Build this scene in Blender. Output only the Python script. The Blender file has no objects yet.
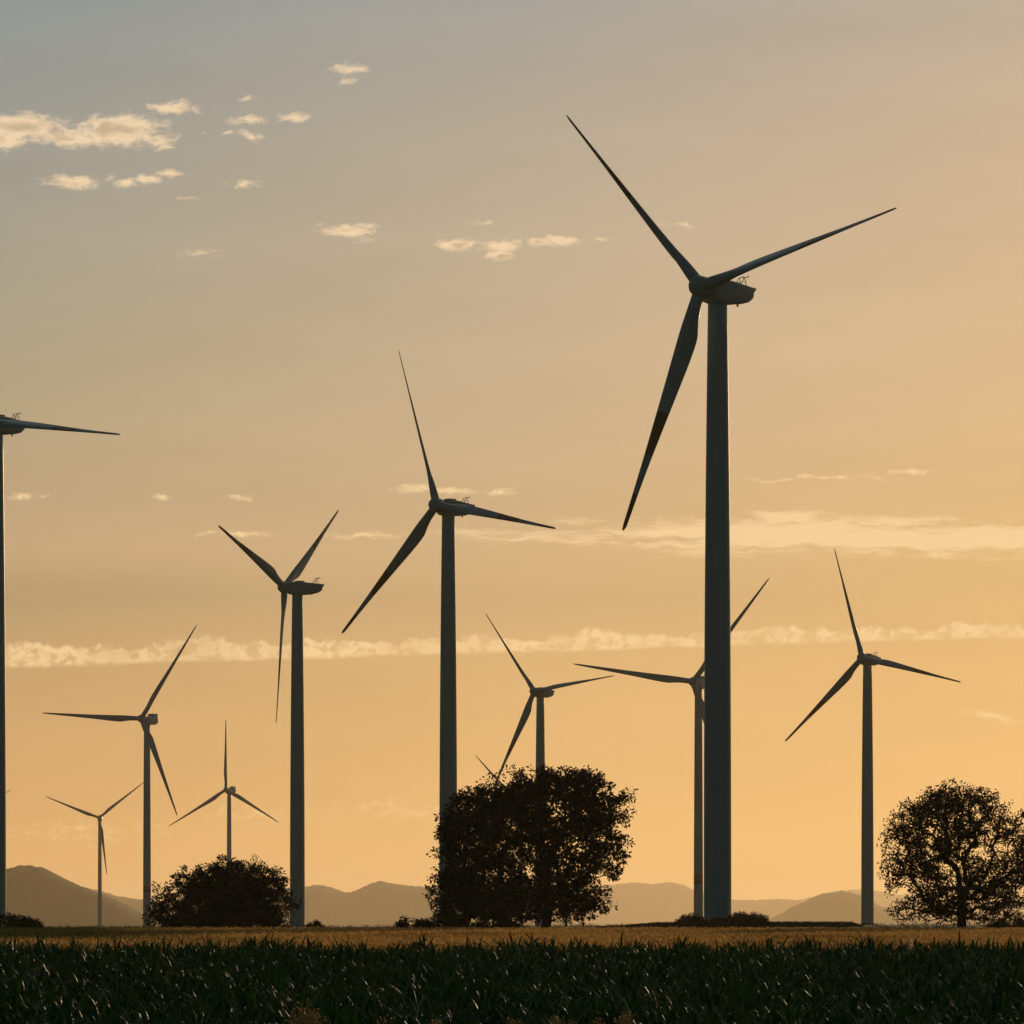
import bpy, math, random
import numpy as np
from mathutils import Matrix, Vector, Euler

# ------------------------------------------------------------------ basics
sc = bpy.context.scene
COL = sc.collection
F = 6500.0            # focal length in pixels of a 1024 px wide frame
YH = 915.0            # image row of the eye level
EYE = 1.7             # eye height above the road verge
R = math.radians

def at(px, py, d):
    """point seen at a pixel of the photograph, d metres away"""
    return Vector(((px - 512.0) / F * d, d, EYE + (YH - py) / F * d))

def lin(r, g, b):
    def f(c):
        c = c / 255.0
        return c / 12.92 if c <= 0.04045 else ((c + 0.055) / 1.055) ** 2.4
    return (f(r), f(g), f(b), 1.0)

# ------------------------------------------------------------------ camera
cam_d = bpy.data.cameras.new("camera")
cam_d.sensor_width = 36.0
cam_d.lens = 36.0 * F / 1024.0
cam_d.shift_y = (YH - 512.0) / 1024.0
cam_d.clip_start = 0.5
cam_d.clip_end = 120000.0
cam = bpy.data.objects.new("camera", cam_d)
cam.location = (0, 0, EYE)
cam.rotation_euler = (R(90), 0, 0)
COL.objects.link(cam)
sc.camera = cam

# ------------------------------------------------------------------ light
SUN_AZ, SUN_EL = R(9.0), R(4.5)          # to the right of the view, low
SUN_DIR = Vector((math.sin(SUN_AZ) * math.cos(SUN_EL), math.cos(SUN_AZ) * math.cos(SUN_EL), math.sin(SUN_EL)))
sun_d = bpy.data.lights.new("sun", 'SUN')
sun_d.energy = 1.1
sun_d.angle = R(0.5)
sun_d.color = (1.0, 0.70, 0.40)
sun = bpy.data.objects.new("sun", sun_d)
sun.rotation_euler = (-SUN_DIR).to_track_quat('-Z', 'Y').to_euler()
sun.location = (300, 200, 150)
COL.objects.link(sun)

sc.view_settings.view_transform = 'Standard'
sc.view_settings.look = 'None'
sc.view_settings.exposure = 0.0
sc.view_settings.gamma = 1.0
sc.view_settings.use_curve_mapping = False
sc.render.engine = 'CYCLES'
sc.cycles.use_denoising = True
sc.cycles.volume_bounces = 1
sc.cycles.max_bounces = 8
sc.cycles.transparent_max_bounces = 8
sc.cycles.caustics_reflective = False
sc.cycles.caustics_refractive = False

# ------------------------------------------------------------------ sky
world = bpy.data.worlds.new("World")
sc.world = world
world.use_nodes = True
try:
    world.cycles.sampling_method = 'MANUAL'
    world.cycles.sample_map_resolution = 1024
except Exception:
    pass
NT = world.node_tree
NT.nodes.clear()
W = NT.nodes
def wn(t, **kw):
    n = W.new(t)
    for k, v in kw.items():
        setattr(n, k, v)
    return n
def wl(a, b):
    NT.links.new(a, b)
def setin(sock, v):
    if isinstance(v, bpy.types.NodeSocket):
        wl(v, sock)
    else:
        sock.default_value = v
def m(op, a, b=None, c=None, clamp=False):
    n = wn('ShaderNodeMath', operation=op, use_clamp=clamp)
    setin(n.inputs[0], a)
    if b is not None: setin(n.inputs[1], b)
    if c is not None: setin(n.inputs[2], c)
    return n.outputs[0]
def vm(op, a, b=None, c=None):
    n = wn('ShaderNodeVectorMath', operation=op)
    setin(n.inputs[0], a)
    if b is not None: setin(n.inputs[1], b)
    if c is not None: setin(n.inputs[2], c)
    return n.outputs['Value'] if op in ('LENGTH', 'DOT_PRODUCT') else n.outputs[0]
def sstep(x, a, b):
    n = wn('ShaderNodeMapRange', interpolation_type='SMOOTHSTEP')
    setin(n.inputs['Value'], x)
    n.inputs['From Min'].default_value = a
    n.inputs['From Max'].default_value = b
    n.inputs['To Min'].default_value = 0.0
    n.inputs['To Max'].default_value = 1.0
    return n.outputs['Result']
def mixc(f, a, b):
    n = wn('ShaderNodeMix', data_type='RGBA')
    setin(n.inputs[0], f); setin(n.inputs[6], a); setin(n.inputs[7], b)
    return n.outputs[2]
def noise(vec, scale, detail=4.0, rough=0.55, col=False):
    n = wn('ShaderNodeTexNoise', noise_dimensions='3D')
    wl(vec, n.inputs['Vector'])
    n.inputs['Scale'].default_value = scale
    n.inputs['Detail'].default_value = detail
    n.inputs['Roughness'].default_value = rough
    return n.outputs['Color'] if col else n.outputs['Fac']
def comb(x, y, z=0.0):
    n = wn('ShaderNodeCombineXYZ')
    setin(n.inputs[0], x); setin(n.inputs[1], y); setin(n.inputs[2], z)
    return n.outputs[0]

tc = wn('ShaderNodeTexCoord')
DIR = tc.outputs['Generated']
sep = wn('ShaderNodeSeparateXYZ'); wl(DIR, sep.inputs[0])
ysafe = m('MAXIMUM', sep.outputs[1], 0.08)
U = m('MULTIPLY', m('DIVIDE', sep.outputs[0], ysafe), 100.0)     # hundredths of a tangent
V = m('MULTIPLY', m('DIVIDE', sep.outputs[2], ysafe), 100.0)
K = 100.0 / F                                                      # one photo pixel in those units
def cu(px): return (px - 512.0) * K
def cv(py): return (YH - py) * K

# clear-sky colours by elevation, cooler away from the sun, warmer towards it
ROWS = [0, 130, 300, 420, 500, 548, 595, 660, 750, 850, 915]
SKYL = [(143, 151, 149), (157, 155, 146), (170, 160, 136), (180, 162, 128), (190, 163, 127), (197, 165, 125), (182, 155, 113), (198, 160, 112), (211, 166, 110), (226, 172, 108), (228, 172, 107)]
SKYC = [(165, 161, 154), (181, 168, 148), (197, 175, 145), (203, 175, 139), (208, 176, 133), (213, 178, 131), (208, 172, 123), (221, 178, 120), (229, 182, 118), (240, 187, 117), (240, 184, 111)]
SKYR = [(190, 174, 151), (205, 179, 149), (216, 184, 144), (222, 186, 138), (222, 183, 128), (227, 185, 125), (227, 183, 122), (235, 187, 121), (243, 191, 122), (250, 195, 120), (250, 193, 115)]
SKY_GAIN = (1.0, 1.0, 1.0)
def ramp(cols):
    n = wn('ShaderNodeValToRGB')
    cr = n.color_ramp
    cr.interpolation = 'LINEAR'
    pos = [1.0 - r / 915.0 for r in ROWS][::-1]
    cols = cols[::-1]
    while len(cr.elements) < len(cols):
        cr.elements.new(0.5)
    for e, p, c in zip(cr.elements, pos, cols):
        e.position = p
        l = lin(*c)
        e.color = (l[0] * SKY_GAIN[0], l[1] * SKY_GAIN[1], l[2] * SKY_GAIN[2], 1.0)
    wl(tv, n.inputs[0])
    return n.outputs[0]
tv = m('DIVIDE', V, 915.0 * K, clamp=True)
tu = m('ADD', m('DIVIDE', U, 1024.0 * K), 0.5, clamp=True)
f1 = m('MULTIPLY', tu, 2.0, clamp=True)
f2 = m('SUBTRACT', m('MULTIPLY', tu, 2.0), 1.0, clamp=True)
clear = mixc(f2, mixc(f1, ramp(SKYL), ramp(SKYC)), ramp(SKYR))

# faint horizontal veils
P = comb(U, V)
veil = noise(vm('MULTIPLY', P, (0.12, 0.9, 1.0)), 1.0, 3.0, 0.5)
veilf = m('ADD', m('MULTIPLY', m('SUBTRACT', veil, 0.5), 0.16), 1.0)
clear = vm('MULTIPLY', clear, comb(veilf, veilf, veilf))

# small cumulus: (row, column, half width, half height, strength)
PUFFS = [
 (20, 127, 62, 19, 1.15), (70, 136, 60, 13, 1.0), (118, 131, 62, 20, 1.2), (160, 140, 22, 10, 0.9), (5, 138, 40, 15, 1.0),
 (165, 147, 14, 6, 0.7),
 (174, 109, 34, 9, 1.0), (158, 106, 14, 5, .6),
 (246, 97, 12, 5, .55), (250, 121, 32, 8, .66), (295, 117, 21, 7, .78), (225, 134, 12, 5, .45), (250, 137, 18, 7, .62), (205, 133, 14, 4, .3),
 (72, 183, 36, 9, 1.0), (108, 179, 8, 5, .6), (126, 183, 16, 6, .8), (148, 179, 24, 6, .9), (170, 174, 20, 5, .85),
 (246, 182, 24, 6, .62), (188, 195, 12, 4, .3),
 (350, 68, 25, 8, .75), (346, 80, 18, 5, .42),
 (345, 230, 38, 9, .95), (364, 226, 18, 6, .9), (362, 240, 14, 7, .5),
 (456, 243, 30, 9, 1.15), (500, 246, 22, 10, .95), (500, 255, 15, 9, 1.05), (540, 244, 20, 7, .95), (562, 240, 20, 8, 1.05), (602, 236, 14, 4, .5),
 (482, 222, 16, 5, .42), (205, 253, 28, 6, .36), (680, 225, 24, 4, .45),
 (415, 489, 30, 6, .75), (450, 490, 40, 6, .8), (500, 489, 26, 6, .7), (16, 498, 18, 6, .8), (45, 495, 12, 4, .45), (165, 496, 16, 5, .62), (238, 498, 20, 5, .5),
 (370, 535, 60, 5, .5), (240, 535, 70, 4, .5), (820, 478, 95, 4, .5), (912, 471, 30, 4, .6),
 (990, 716, 40, 6, .5), (1015, 722, 30, 4, .45), (400, 808, 90, 12, .34), (80, 832, 110, 16, .36), (250, 815, 70, 11, .30),
]
warp = noise(P, 1.6, 3.0, 0.55, col=True)
warp = vm('MULTIPLY', vm('SUBTRACT', warp, (0.5, 0.5, 0.5)), (0.55, 0.26, 0.0))
PW = vm('ADD', P, warp)
acc = None
for (px, py, sx, sy, st) in PUFFS:
    sx *= K; sy *= K
    q = vm('MULTIPLY_ADD', PW, (1.0 / sx, 1.0 / sy, 0.0), (-cu(px) / sx, -cv(py) / sy, 0.0))
    val = m('MULTIPLY', m('SUBTRACT', 1.0, vm('LENGTH', q)), st)
    acc = val if acc is None else m('MAXIMUM', acc, val)
NF = noise(vm('MULTIPLY', PW, (1.0, 2.0, 1.0)), 4.6, 6.0, 0.62)
puff = sstep(m('ADD', acc, m('MULTIPLY', m('SUBTRACT', NF, 0.5), 1.55)), 0.05, 0.80)

# long puffy roll cloud with a flat base, a little tilted
lineb = m('ADD', m('MULTIPLY', U, (cv(637.5) - cv(667)) / (cu(1024) - cu(40))), cv(667) - cu(40) * (cv(637.5) - cv(667)) / (cu(1024) - cu(40)))
h = m('SUBTRACT', m('ADD', V, m('MULTIPLY', m('SUBTRACT', noise(vm('MULTIPLY', P, (0.6, 2.0, 1)), 1.4, 3.0), 0.5), 0.10)), lineb)
lump = noise(comb(U, m('MULTIPLY', V, 0.25), 7.0), 1.5, 2.0, 0.5)
lump2 = noise(comb(U, m('MULTIPLY', V, 0.8), 3.0), 4.2, 3.0, 0.55)
ht0 = m('SUBTRACT', 0.28, m('MULTIPLY', U, 0.007))
ht = m('MULTIPLY', ht0, m('ADD', m('MULTIPLY_ADD', m('SUBTRACT', lump, 0.5), 1.7, 0.9), m('MULTIPLY', m('SUBTRACT', lump2, 0.5), 1.1)))
curl = noise(vm('MULTIPLY', PW, (1.0, 1.25, 1.0)), 4.4, 5.0, 0.6)
roll = m('MULTIPLY', sstep(h, -0.03, 0.06), m('SUBTRACT', 1.0, sstep(m('SUBTRACT', h, ht), -0.05, 0.03)))
roll = m('MULTIPLY', roll, sstep(U, cu(-4), cu(14)))
roll = m('MULTIPLY', roll, m('MULTIPLY_ADD', sstep(noise(comb(U, 0.0, 11.0), 0.9, 2.0, 0.5), 0.35, 0.6), 0.35, 0.65))
roll = m('MULTIPLY', roll, m('MULTIPLY_ADD', sstep(curl, 0.36, 0.58), 0.75, 0.22))

# thin streaks above it, thickening to the right
ST = noise(vm('MULTIPLY', PW, (0.30, 4.6, 1.0)), 1.0, 5.0, 0.6)
ST2 = noise(vm('MULTIPLY', PW, (1.0, 6.0, 1.0)), 1.6, 4.0, 0.6)
vc = m('MULTIPLY_ADD', U, (cv(539) - cv(533)) / (cu(1024) - cu(512)), cv(533.0))
env = m('SUBTRACT', 1.0, m('DIVIDE', m('ABSOLUTE', m('SUBTRACT', V, vc)), 0.40))
envx = sstep(U, cu(330), cu(800))
stk = m('ADD', m('ADD', m('MULTIPLY', ST, 1.25), m('MULTIPLY', ST2, 0.85)), m('ADD', m('MULTIPLY', env, 0.55), m('MULTIPLY', envx, 0.42)))
streak = m('MULTIPLY', m('MULTIPLY', sstep(stk, 1.52, 1.92), sstep(env, 0.0, 0.35)), sstep(U, cu(380), cu(520)))
hump = vm('LENGTH', vm('MULTIPLY_ADD', PW, (1 / (62 * K), 1 / (13 * K), 0), (-cu(790) / (62 * K), -cv(518) / (13 * K), 0)))
streak = m('MAXIMUM', streak, sstep(m('ADD', m('SUBTRACT', 1.0, hump), m('MULTIPLY', m('SUBTRACT', ST2, 0.5), 1.6)), 0.1, 0.75))

frontmask = sstep(sep.outputs[1], 0.3, 0.5)
dens = m('MAXIMUM', puff, m('MAXIMUM', m('MULTIPLY', roll, 0.95), m('MULTIPLY', streak, 0.86)))
dens = m('MULTIPLY', m('MULTIPLY', dens, 0.92), frontmask)
shade_n = noise(vm('MULTIPLY', PW, (1.0, 2.2, 1.0)), 1.9, 3.0, 0.5)
thick = sstep(m('ADD', acc, m('MULTIPLY', m('SUBTRACT', shade_n, 0.5), 2.0)), 0.62, 1.25)
cl_hi = mixc(tv, lin(255, 214, 146), lin(243, 215, 180))
cl_lo = mixc(tv, lin(232, 188, 124), lin(196, 176, 147))
cloud = mixc(thick, cl_hi, cl_lo)
front = mixc(dens, clear, cloud)

# the dusk sky all round: darker away from the sunset
nish = wn('ShaderNodeTexSky', sky_type='NISHITA')
nish.sun_disc = False
nish.sun_elevation = SUN_EL
nish.sun_rotation = SUN_AZ
nish.air_density = 1.2
nish.dust_density = 1.0
nish.ozone_density = 1.5
NISH = 0.026
nk = vm('MULTIPLY', nish.outputs[0], (NISH * .50, NISH * 1.06, NISH * 1.32))
cosang = vm('DOT_PRODUCT', DIR, tuple(SUN_DIR))
mask = sstep(cosang, math.cos(R(62)), math.cos(R(25)))
sky = mixc(mask, nk, front)
bg = wn('ShaderNodeBackground')
wl(sky, bg.inputs['Color'])
bg.inputs['Strength'].default_value = 1.0
wout = wn('ShaderNodeOutputWorld')
wl(bg.outputs[0], wout.inputs['Surface'])

# ------------------------------------------------------------------ materials
def new_mat(name):
    mt = bpy.data.materials.new(name)
    mt.use_nodes = True
    nt = mt.node_tree
    b = nt.nodes['Principled BSDF']
    return mt, nt, b
def noisy(name, c1, c2, scale, rough=0.8, spec=0.3, detail=4.0, stretch=(1, 1, 1), coord='Object', lo=.35, hi=.65, transl=0.0):
    mt, nt, b = new_mat(name)
    t = nt.nodes.new('ShaderNodeTexCoord')
    mp = nt.nodes.new('ShaderNodeMapping')
    mp.inputs['Scale'].default_value = stretch
    nz = nt.nodes.new('ShaderNodeTexNoise')
    nz.inputs['Scale'].default_value = scale
    nz.inputs['Detail'].default_value = detail
    cr = nt.nodes.new('ShaderNodeValToRGB')
    cr.color_ramp.elements[0].position = lo; cr.color_ramp.elements[0].color = (*c1, 1)
    cr.color_ramp.elements[1].position = hi; cr.color_ramp.elements[1].color = (*c2, 1)
    nt.links.new(t.outputs[coord], mp.inputs[0]); nt.links.new(mp.outputs[0], nz.inputs['Vector'])
    nt.links.new(nz.outputs['Fac'], cr.inputs[0]); nt.links.new(cr.outputs[0], b.inputs['Base Color'])
    b.inputs['Roughness'].default_value = rough
    b.inputs['Specular IOR Level'].default_value = spec
    if transl > 0:
        tr = nt.nodes.new('ShaderNodeBsdfTranslucent')
        nt.links.new(cr.outputs[0], tr.inputs['Color'])
        mx = nt.nodes.new('ShaderNodeMixShader')
        mx.inputs[0].default_value = transl
        nt.links.new(b.outputs[0], mx.inputs[1]); nt.links.new(tr.outputs[0], mx.inputs[2])
        nt.links.new(mx.outputs[0], nt.nodes['Material Output'].inputs['Surface'])
    return mt

M = {}
M['paint'] = noisy('tower_paint', (.36, .455, .45), (.41, .505, .50), .12, .45, .4, 5.0, (1, 1, .15))
M['red'] = noisy('red_paint', (.26, .035, .025), (.32, .05, .035), .3, .5, .4)
M['steel'] = noisy('galvanised_steel', (.30, .31, .31), (.38, .39, .39), 2.0, .4, .5)
def blade_mat():
    mt, nt, b = new_mat('blade_paint')
    t = nt.nodes.new('ShaderNodeTexCoord')
    s = nt.nodes.new('ShaderNodeSeparateXYZ')
    mr = nt.nodes.new('ShaderNodeMath'); mr.operation = 'DIVIDE'; mr.inputs[1].default_value = 38.5
    cr = nt.nodes.new('ShaderNodeValToRGB')
    cr.color_ramp.interpolation = 'CONSTANT'
    w = (.38, .475, .47, 1); r = (.30, .13, .06, 1)
    el = cr.color_ramp.elements
    el[0].position = 0; el[0].color = w
    el[1].position = .515; el[1].color = r
    e = el.new(.69); e.color = w
    e = el.new(.855); e.color = r
    nt.links.new(t.outputs['Object'], s.inputs[0]); nt.links.new(s.outputs[2], mr.inputs[0])
    nt.links.new(mr.outputs[0], cr.inputs[0]); nt.links.new(cr.outputs[0], b.inputs['Base Color'])
    b.inputs['Roughness'].default_value = .4
    return mt
M['blade'] = blade_mat()
M['leaf'] = noisy('tree_leaf', (.022, .040, .014), (.046, .072, .024), .9, .6, .25, transl=.04)
M['meadow'] = noisy('meadow_blade', (.04, .055, .02), (.06, .075, .028), .8, .8, .05, transl=.12)
M['bark'] = noisy('bark', (.045, .034, .025), (.09, .07, .05), 3.0, .9, .2, stretch=(1, 1, .2))
M['corn'] = noisy('corn_leaf', (.009, .045, .009), (.058, .140, .028), 2.2, .55, .24, lo=.38, hi=.66, transl=.20)
M['straw'] = noisy('dry_straw', (.38, .26, .11), (.60, .44, .20), 3.0, .7, .25, transl=.35)
M['hill'] = noisy('wooded_hill', (.030, .040, .024), (.055, .065, .035), .02, .95, .1)

def wheat_mat():
    mt, nt, b = new_mat('ripe_wheat')
    g = nt.nodes.new('ShaderNodeTexCoord')
    mp = nt.nodes.new('ShaderNodeMapping'); mp.inputs['Scale'].default_value = (.09, .02, .2)
    nz = nt.nodes.new('ShaderNodeTexNoise'); nz.inputs['Scale'].default_value = 1.0; nz.inputs['Detail'].default_value = 5
    nf = nt.nodes.new('ShaderNodeTexNoise'); nf.inputs['Scale'].default_value = 2.5; nf.inputs['Detail'].default_value = 3
    ad = nt.nodes.new('ShaderNodeMath'); ad.operation = 'ADD'
    cr = nt.nodes.new('ShaderNodeValToRGB')
    cr.color_ramp.elements[0].position = .75; cr.color_ramp.elements[0].color = (.27, .15, .036, 1)
    cr.color_ramp.elements[1].position = 1.25 if False else 1.0; cr.color_ramp.elements[1].color = (.64, .38, .125, 1)
    # an unripe, greener patch on the far left
    sp = nt.nodes.new('ShaderNodeSeparateXYZ')
    dv = nt.nodes.new('ShaderNodeMath'); dv.operation = 'DIVIDE'
    mr = nt.nodes.new('ShaderNodeMapRange'); mr.inputs[1].default_value = -.042; mr.inputs[2].default_value = -.066
    my = nt.nodes.new('ShaderNodeMapRange'); my.inputs[1].default_value = 345; my.inputs[2].default_value = 385
    ml = nt.nodes.new('ShaderNodeMath'); ml.operation = 'MULTIPLY'
    mx = nt.nodes.new('ShaderNodeMix'); mx.data_type = 'RGBA'
    mx.inputs[7].default_value = (.07, .085, .025, 1)
    L = nt.links.new
    L(g.outputs['Object'], mp.inputs[0]); L(mp.outputs[0], nz.inputs['Vector']); L(g.outputs['Object'], nf.inputs['Vector'])
    L(nz.outputs['Fac'], ad.inputs[0]); L(nf.outputs['Fac'], ad.inputs[1]); L(ad.outputs[0], cr.inputs[0])
    L(g.outputs['Object'], sp.inputs[0]); L(sp.outputs[0], dv.inputs[0]); L(sp.outputs[1], dv.inputs[1])
    L(dv.outputs[0], mr.inputs[0]); L(sp.outputs[1], my.inputs[0]); L(mr.outputs[0], ml.inputs[0]); L(my.outputs[0], ml.inputs[1])
    L(ml.outputs[0], mx.inputs[0]); L(cr.outputs[0], mx.inputs[6]); L(mx.outputs[2], b.inputs['Base Color'])
    b.inputs['Roughness'].default_value = .7
    b.inputs['Specular IOR Level'].default_value = .2
    tr = nt.nodes.new('ShaderNodeBsdfTranslucent'); L(mx.outputs[2], tr.inputs['Color'])
    ms = nt.nodes.new('ShaderNodeMixShader'); ms.inputs[0].default_value = .62
    L(b.outputs[0], ms.inputs[1]); L(tr.outputs[0], ms.inputs[2]); L(ms.outputs[0], nt.nodes['Material Output'].inputs['Surface'])
    return mt
M['wheat'] = wheat_mat()

def ground_mat():
    mt, nt, b = new_mat('field_ground')
    L = nt.links.new
    g = nt.nodes.new('ShaderNodeTexCoord')
    sp = nt.nodes.new('ShaderNodeSeparateXYZ'); L(g.outputs['Object'], sp.inputs[0])
    nz = nt.nodes.new('ShaderNodeTexNoise'); nz.inputs['Scale'].default_value = .35; nz.inputs['Detail'].default_value = 8
    L(g.outputs['Object'], nz.inputs['Vector'])
    cr = nt.nodes.new('ShaderNodeValToRGB'); cr.color_ramp.interpolation = 'CONSTANT'
    dv = nt.nodes.new('ShaderNodeMath'); dv.operation = 'DIVIDE'; dv.inputs[1].default_value = 1200.0
    L(sp.outputs[1], dv.inputs[0]); L(dv.outputs[0], cr.inputs[0])
    el = cr.color_ramp.elements
    el[0].position = 0; el[0].color = (.07, .075, .03, 1)          # grass verge
    el[1].position = 70 / 1200; el[1].color = (.05, .038, .026, 1)  # soil under the maize
    e = el.new(197 / 1200); e.color = (.17, .11, .05, 1)           # stubble
    e = el.new(566 / 1200); e.color = (.045, .062, .02, 1)         # green field
    mx = nt.nodes.new('ShaderNodeMix'); mx.data_type = 'RGBA'; mx.blend_type = 'MULTIPLY'; mx.inputs[0].default_value = 1
    mr = nt.nodes.new('ShaderNodeMapRange'); mr.inputs[1].default_value = .3; mr.inputs[2].default_value = .7; mr.inputs[3].default_value = .65; mr.inputs[4].default_value = 1.3
    L(nz.outputs['Fac'], mr.inputs[0]); L(cr.outputs[0], mx.inputs[6]); L(mr.outputs[0], mx.inputs[7]); L(mx.outputs[2], b.inputs['Base Color'])
    b.inputs['Roughness'].default_value = .95
    b.inputs['Specular IOR Level'].default_value = .1
    return mt
M['ground'] = ground_mat()

# ------------------------------------------------------------------ mesh helpers
def mesh_np(name, V, Fs, mats, parent=None, smooth=False, mat_idx=None):
    """V (n,3); Fs (k,3|4) int array, or list of such arrays"""
    me = bpy.data.meshes.new(name)
    V = np.asarray(V, dtype=np.float32)
    if not isinstance(Fs, list): Fs = [Fs]
    Fs = [np.asarray(f, dtype=np.int32) for f in Fs if len(f)]
    nl = sum(f.size for f in Fs); nf = sum(len(f) for f in Fs)
    me.vertices.add(len(V)); me.vertices.foreach_set('co', V.ravel())
    me.loops.add(nl); me.loops.foreach_set('vertex_index', np.concatenate([f.ravel() for f in Fs]))
    me.polygons.add(nf)
    tot = np.concatenate([np.full(len(f), f.shape[1], np.int32) for f in Fs])
    st = np.concatenate([[0], np.cumsum(tot)[:-1]]).astype(np.int32)
    me.polygons.foreach_set('loop_start', st)
    me.polygons.foreach_set('loop_total', tot)
    if mat_idx is not None:
        me.polygons.foreach_set('material_index', np.asarray(mat_idx, np.int32))
    me.polygons.foreach_set('use_smooth', np.full(nf, smooth, bool))
    me.update(calc_edges=True)
    me.validate()
    if not isinstance(mats, (list, tuple)): mats = [mats]
    for q in mats: me.materials.append(q)
    o = bpy.data.objects.new(name, me)
    COL.objects.link(o)
    if parent is not None: o.parent = parent
    return o

def loft(rings, cap=True):
    """rings: list of (n,3) arrays with equal n -> verts, quads, (caps as triangle fans)"""
    n = len(rings[0]); V = np.concatenate(rings)
    Q = []
    for i in range(len(rings) - 1):
        a = i * n; b = a + n
        for k in range(n):
            k2 = (k + 1) % n
            Q.append((a + k, a + k2, b + k2, b + k))
    T = []
    if cap:
        c0 = len(V); V = np.vstack([V, rings[0].mean(0), rings[-1].mean(0)])
        e = (len(rings) - 1) * n
        for k in range(n):
            k2 = (k + 1) % n
            T.append((c0, k2, k)); T.append((c0 + 1, e + k, e + k2))
    return V, np.array(Q), np.array(T).reshape(-1, 3)

def tube(p, q, r0, r1=None, n=6):
    r1 = r0 if r1 is None else r1
    p = np.array(p, float); q = np.array(q, float)
    d = q - p; d /= np.linalg.norm(d) + 1e-9
    a = np.cross(d, (0, 0, 1) if abs(d[2]) < .9 else (1, 0, 0)); a /= np.linalg.norm(a)
    b = np.cross(d, a)
    t = np.arange(n) * 2 * np.pi / n
    c = np.cos(t)[:, None] * a + np.sin(t)[:, None] * b
    return loft([p + c * r0, q + c * r1])

class Acc:
    def __init__(s): s.V = []; s.Q = []; s.T = []; s.n = 0
    def add(s, V, Q, T=None):
        s.V.append(V)
        if len(Q): s.Q.append(np.asarray(Q) + s.n)
        if T is not None and len(T): s.T.append(np.asarray(T) + s.n)
        s.n += len(V)
    def build(s, name, mat, parent=None, smooth=False):
        Fs = []
        if s.Q: Fs.append(np.concatenate(s.Q))
        if s.T: Fs.append(np.concatenate(s.T))
        return mesh_np(name, np.concatenate(s.V), Fs, mat, parent, smooth)

def tag(o, label=None, cat=None, group=None, kind=None):
    if label: o['label'] = label
    if cat: o['category'] = cat
    if group: o['group'] = group
    if kind: o['kind'] = kind
    return o
def empty(name, loc, rz=0.0):
    o = bpy.data.objects.new(name, None)
    o.empty_display_size = 1.0
    o.location = loc; o.rotation_euler = (0, 0, rz)
    COL.objects.link(o)
    return o

# ------------------------------------------------------------------ ground
GD = np.array([-400, 0, 58, 66, 72, 80, 190, 200, 400, 560, 640, 1000, 1060, 1250, 2000, 4000, 8000, 30000, 80000.])
def ground_rel(x, y):
    px = 512 + F * x / np.maximum(y, 50.0)
    A = np.interp(px, [0, 330, 500, 600, 720, 1024], [-2.0, -1.95, -1.82, -1.72, -1.6, -1.6])
    G = np.array([-1.7, -1.7, -1.75, -2.1, -2.9, -3.05, -2.58, -2.52, -2.22, -2.05, -2.0, 0, 0, -4, -7, -13, -26, -95, -120.])
    base = np.interp(y, GD, G)
    w = np.interp(y, [640, 1000, 1060, 1250], [0, 1, 1, 0])
    g0 = np.interp(y, [640, 1250], [-2.0, -4.0])
    return np.where((y > 640) & (y < 1250), g0 * (1 - w) + A * w, base)
def gz(x, y):
    return float(EYE + ground_rel(np.array(float(x)), np.array(float(y))))

ys = np.concatenate([[-400, -200, -80, -30, -10], np.arange(0, 56, 8), np.arange(56, 84, 2), np.arange(84, 220, 6), np.arange(220, 660, 20), np.arange(660, 1300, 20),
                     np.geomspace(1320, 94500, 58)])
xs1 = np.concatenate([np.linspace(0, 120, 41), np.geomspace(124, 13800, 46)])
xs = np.concatenate([-xs1[::-1], xs1[1:]])
gx, gy = np.meshgrid(xs, ys)
rng = np.random.default_rng(5)
gzv = EYE + ground_rel(gx, gy) + rng.normal(0, .012, gx.shape)
nx, ny = len(xs), len(ys)
idx = np.arange(nx * ny).reshape(ny, nx)
Q = np.stack([idx[:-1, :-1], idx[:-1, 1:], idx[1:, 1:], idx[1:, :-1]], -1).reshape(-1, 4)
g = mesh_np('ground', np.stack([gx, gy, gzv], -1).reshape(-1, 3), Q, M['ground'], smooth=True)
tag(g, kind='structure')

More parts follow.
